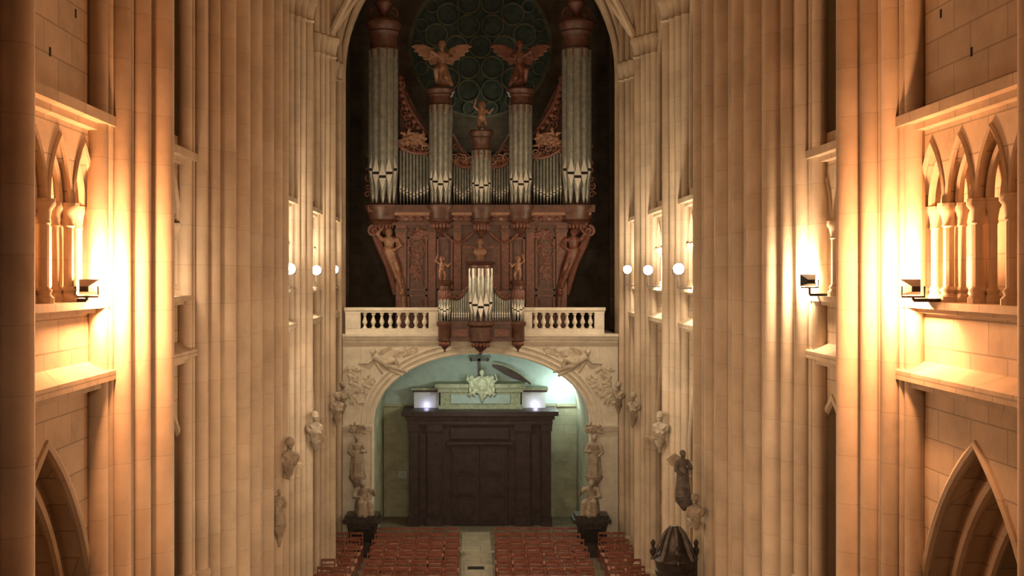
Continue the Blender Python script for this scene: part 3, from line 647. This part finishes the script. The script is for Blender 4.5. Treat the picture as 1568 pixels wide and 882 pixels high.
# ------------------------------------------------------------------ statues by gallery piers, busts
def altar(x):
    b = B(); y = 37.25
    for (w, d, z0, z1) in ((0.62, 0.45, 0, 0.25), (0.5, 0.36, 0.25, 0.38), (0.42, 0.3, 0.38, 1.0), (0.5, 0.36, 1.0, 1.1), (0.62, 0.44, 1.1, 1.22), (0.54, 0.38, 1.22, 1.35)):
        b.box(x-w, x+w, y-d, y+d, z0, z1, 'bronze')
    b.box(x-0.3, x+0.3, y-0.34, y-0.28, 0.48, 0.9, 'metal')
    for s in (-1, 1): b.lathe(x+s*0.4, y-0.28, [(0.09, 0.38), (0.06, 0.5), (0.1, 0.7), (0.06, 0.85), (0.1, 1.0)], 'bronze', 10)
    b.make('marble_pedestal')
    b = B(); b.mesh(seated, TM(x-0.0, y+0.05, 1.35-0.04, 0.3 if x < 0 else -0.3, 0.92, 1 if x < 0 else -1), 'carved'); b.make('seated_statue', 60)
altar(px(556, 37.25)); altar(px(905, 37.25))
for s, x in ((-1, 547), (1, 910)):
    b = B(); X = px(x, 37.7)
    b.mesh(robed, TM(X, 37.72, 2.45, -0.3*s, 0.85, s), 'carved')
    b.lathe(X, 37.78, [(0.04, 2.0), (0.12, 2.1), (0.16, 2.25), (0.28, 2.4), (0.3, 2.5)], 'carved', 14)
    b.mesh(leafy, TM(X, 37.85, 4.05, 0, 0.6), 'carved')
    b.make('saint_statue', 60)
for s in (-1, 1):
    for Y in (29.0, 33.8, 37.2):
        b = B(); x = s*(FACE[s]-0.62) if Y < 37 else s*4.5
        b.mesh(bust, TM(x, Y-0.3, 5.18, -s*0.5, 0.82), 'carved')
        b.lathe(x, Y-0.18, [(0.03, 4.65), (0.07, 4.78), (0.12, 4.88), (0.14, 4.95)], 'carved', 10)
        b.make('stone_bust', 60)
b = B(); b.mesh(bust, TM(-4.13, 23.75, 5.22, 0.5, 0.82), 'carved'); b.box(-4.25, -4.1, 23.75, 24.1, 4.92, 5.02, 'carved'); b.make('stone_bust', 60)
b = B(); b.mesh(robed, TM(-4.24, 23.1, 4.05, 0.4, 0.44), 'carved'); b.lathe(-4.24, 23.15, [(0.02, 3.6), (0.06, 3.75), (0.13, 3.98), (0.15, 4.07)], 'carved', 12); b.make('saint_statue', 60)

# ------------------------------------------------------------------ pulpit (right pier)
PX, PYY = 3.84, 23.2
b = B()
def octo(prof, k, n=8):
    b.lathe(PX, PYY, prof, k, n)
octo([(0.1, 0.0), (0.35, 0.05), (0.3, 0.2), (0.14, 0.35), (0.12, 0.7), (0.3, 0.95), (0.6, 1.15), (0.68, 1.2), (0.64, 1.28), (0.6, 1.35), (0.6, 2.0), (0.66, 2.05), (0.7, 2.12)], 'bronze')
octo([(0.1, 2.9), (0.38, 3.02), (0.40, 3.12), (0.36, 3.14), (0.40, 3.3), (0.44, 3.34), (0.42, 3.38), (0.32, 3.46), (0.26, 3.6), (0.2, 3.8), (0.13, 3.95), (0.06, 4.02)], 'bronze', 16)
for i in range(8):
    t = 2*pi*i/8
    b.tube([(PX+q*math.cos(t), PYY+q*math.sin(t), z) for q, z in ((0.44, 3.36), (0.36, 3.52), (0.28, 3.7), (0.2, 3.88), (0.1, 4.0))], [0.03, 0.045, 0.04, 0.03, 0.02], 'greystone', 6)
    if i % 2 == 0:
        b.lathe(PX+0.44*math.cos(t), PYY+0.44*math.sin(t), [(0.05, 3.34), (0.03, 3.4), (0.065, 3.48), (0.07, 3.54), (0.03, 3.6), (0.05, 3.66), (0.05, 3.7), (0.01, 3.75)], 'bronze', 10)
b.box(PX+0.2, PX+0.5, PYY+0.15, PYY+0.6, 1.2, 3.3, 'bronze')
b.make('pulpit')
b = B(); b.mesh(robed, TM(4.02, 23.3, 4.58, 0.5, 0.58, -1), 'greystone')
b.plate([(3.7, 5.35), (3.88, 5.48), (4.0, 5.4), (4.04, 5.1), (3.92, 5.18), (3.8, 5.22)], 23.38, 23.43, XZ, 'carved')
b.lathe(4.08, 23.35, [(0.04, 4.3), (0.12, 4.4), (0.2, 4.5), (0.2, 4.6)], 'greystone', 12); b.make('stone_angel', 60)
b = B(); b.mesh(bust, TM(4.25, 23.1, 4.25, -0.5, 0.7), 'carved'); b.box(4.15, 4.4, 23.1, 23.6, 4.0, 4.1, 'carved'); b.make('stone_bust', 60)

# ------------------------------------------------------------------ chairs
def chair(b, x, y, yaw):
    b.T = Matrix.Translation((x, y, 0)) @ Matrix.Rotation(yaw, 4, 'Z')
    for sx in (-0.19, 0.19):
        b.box(sx-0.018, sx+0.018, -0.2, -0.165, 0, 0.44, 'chair')
        b.tube([(sx, 0.19, 0), (sx, 0.19, 0.45), (sx, 0.25, 0.88)], 0.02, 'chair', 6)
        b.box(sx-0.012, sx+0.012, -0.18, 0.19, 0.2, 0.23, 'chair')
    b.box(-0.19, 0.19, -0.19, -0.17, 0.26, 0.285, 'chair')
    b.box(-0.22, 0.22, -0.22, 0.2, 0.43, 0.465, 'rush')
    for z, h in ((0.58, 0.04), (0.70, 0.04), (0.82, 0.07)):
        yy = 0.19+(z-0.45)*0.14
        b.box(-0.19, 0.19, yy-0.01, yy+0.012, z, z+h, 'chair')
    b.T = None
def block(x0, x1, n, ya, yb, step):
    b = B(); y = yb
    while y > ya:
        for i in range(n):
            chair(b, x0+(x1-x0)*(i+0.5)/n+random.uniform(-0.02, 0.02), y+random.uniform(-0.04, 0.04), random.uniform(-0.08, 0.08))
        y -= step
    b.make('church_chairs')
block(-3.45, -0.68, 6, 30, 37.0, 0.86)
block(0.42, 3.25, 6, 30, 37.0, 0.86)
block(-4.7, -3.8, 2, 30.5, 36.3, 0.86)
block(3.75, 4.65, 2, 30.5, 36.3, 0.86)
b = B()
b.box(-0.42, 0.1, 35.3, 35.6, 0.0, 0.03, 'metal')
for i in range(8): b.box(-0.4+0.065*i, -0.37+0.065*i, 35.32, 35.58, 0.03, 0.04, 'bronze')
b.make('floor_grate')

# ------------------------------------------------------------------ floodlights
def flood(s, Y, Z, power, col, facing=1, lx=4.68, off=0.0):
    b = B(); fx = FACE[s]; x = s*lx
    x0, x1 = sorted((x, s*(fx+0.05)))
    b.box(x0, x1, Y-0.02, Y+0.02, 8.82, 8.86, 'metal')
    b.tube([(x, Y, 8.84), (x, Y, Z-0.1)], 0.018, 'metal', 6)
    b.tube([(x-0.13, Y, Z+0.02), (x-0.13, Y, Z-0.1), (x+0.13, Y, Z-0.1), (x+0.13, Y, Z+0.02)], 0.012, 'metal', 6)
    f = facing
    b.add([(x-0.12, Y+f*0.09, Z-0.08), (x+0.12, Y+f*0.09, Z-0.08), (x+0.12, Y+f*0.09, Z+0.1), (x-0.12, Y+f*0.09, Z+0.1),
           (x-0.05, Y-f*0.09, Z-0.04), (x+0.05, Y-f*0.09, Z-0.04), (x+0.05, Y-f*0.09, Z+0.02), (x-0.05, Y-f*0.09, Z+0.02)],
          [(0,1,2,3),(4,5,6,7),(0,1,5,4),(1,2,6,5),(2,3,7,6),(3,0,4,7)], 'metal')
    if f > 0: b.box(x-0.1, x+0.1, Y+f*0.092, Y+f*0.1, Z-0.06, Z+0.08, 'lampw')
    else: b.ell((x, Y-0.1, Z+0.01), (0.13, 0.08, 0.13), 'lampw', 16, 10)
    b.make('floodlight')
    l = bpy.data.lights.new('floodlight_beam', 'POINT'); l.energy = power; l.color = col; l.shadow_soft_size = 0.1
    o = bpy.data.objects.new('floodlight_beam', l); o.location = (x-s*off, Y+(0.28 if f > 0 else -0.25), Z+0.05); sc.collection.objects.link(o)
ORG = (1.0, 0.43, 0.18); WRM = (1.0, 0.78, 0.53)
for s in (-1, 1):
    flood(s, 12.95, 8.98, 520, ORG, 1, 4.72, 0.22)
    flood(s, 17.1 if s > 0 else 16.4, 9.05, 230 if s > 0 else 40, (1, 0.64, 0.37), 1, 4.78)
    flood(s, 27.4, 9.3, 320, WRM, -1)
    flood(s, 32.1, 9.3, 330, WRM, -1)
    flood(s, 36.3, 9.35, 320, WRM, -1)

def lamp(name, typ, loc, energy, col, size=0.3, target=None, angle=60, blend=0.6):
    l = bpy.data.lights.new(name, typ); l.energy = energy; l.color = col; l.shadow_soft_size = size
    o = bpy.data.objects.new(name, l); o.location = loc; sc.collection.objects.link(o)
    if typ == 'SPOT':
        l.spot_size = math.radians(angle); l.spot_blend = blend
        o.rotation_euler = (Vector(target)-Vector(loc)).to_track_quat('-Z', 'Y').to_euler()
    return o
for x in (-1, 1):
    lamp('crossing_fill_spot', 'SPOT', (x, -1, 10.5), 2500, (1, 0.75, 0.50), 0.5, (x*0.2, 34, 3.6), 40, 1.0)  # unseen fill spots added behind the camera to brighten the nave
    lamp('nave_fill_light', 'POINT', (x*3, 27, 6.2), 120, (1, 0.82, 0.60), 0.4)  # unseen low fill points added to lift the far nave piers
    lamp('nave_fill_light', 'POINT', (x*0.6, 17.2, 6.0), 150, (1, 0.72, 0.46), 0.4)  # unseen fill points added mid-nave to brighten the lower massive piers
lamp('portal_lamp', 'POINT', (tx(652), 42.3, zt0+0.1), 3.0, (0.65, 0.62, 1.0), 0.08)
lamp('portal_lamp', 'POINT', (tx(822), 42.3, zt0+0.1), 4.2, (0.7, 0.68, 1.0), 0.08)
lamp('portal_lamp', 'POINT', (3.1, 42.3, 4.9), 65, (0.85, 1.0, 0.92), 0.08)
lamp('vestibule_lamp', 'POINT', (0, 39.6, 5.6), 105, (0.88, 1.0, 0.84), 0.2)
lamp('organ_loft_fill', 'POINT', (0.05, 41.9, 15.0), 20, (1.0, 0.95, 0.7), 0.2)  # unseen fill added behind the organ so rose and back wall show

w = bpy.data.worlds.new('World'); sc.world = w; w.use_nodes = True
w.node_tree.nodes['Background'].inputs[0].default_value = (1.0, 0.48, 0.34, 1); w.node_tree.nodes['Background'].inputs[1].default_value = 0.06

cam = bpy.data.cameras.new('camera'); co = bpy.data.objects.new('camera', cam); sc.collection.objects.link(co)
co.location = (CX, 0, CZ); co.rotation_euler = (pi/2, 0, 0)
cam.sensor_width = 36; cam.lens = 36*F/1568; cam.shift_x = (784-720)/1568; cam.shift_y = -(441-425)/1568
cam.clip_end = 200
sc.camera = co
sc.view_settings.view_transform = 'Standard'
sc.view_settings.exposure = 0.0
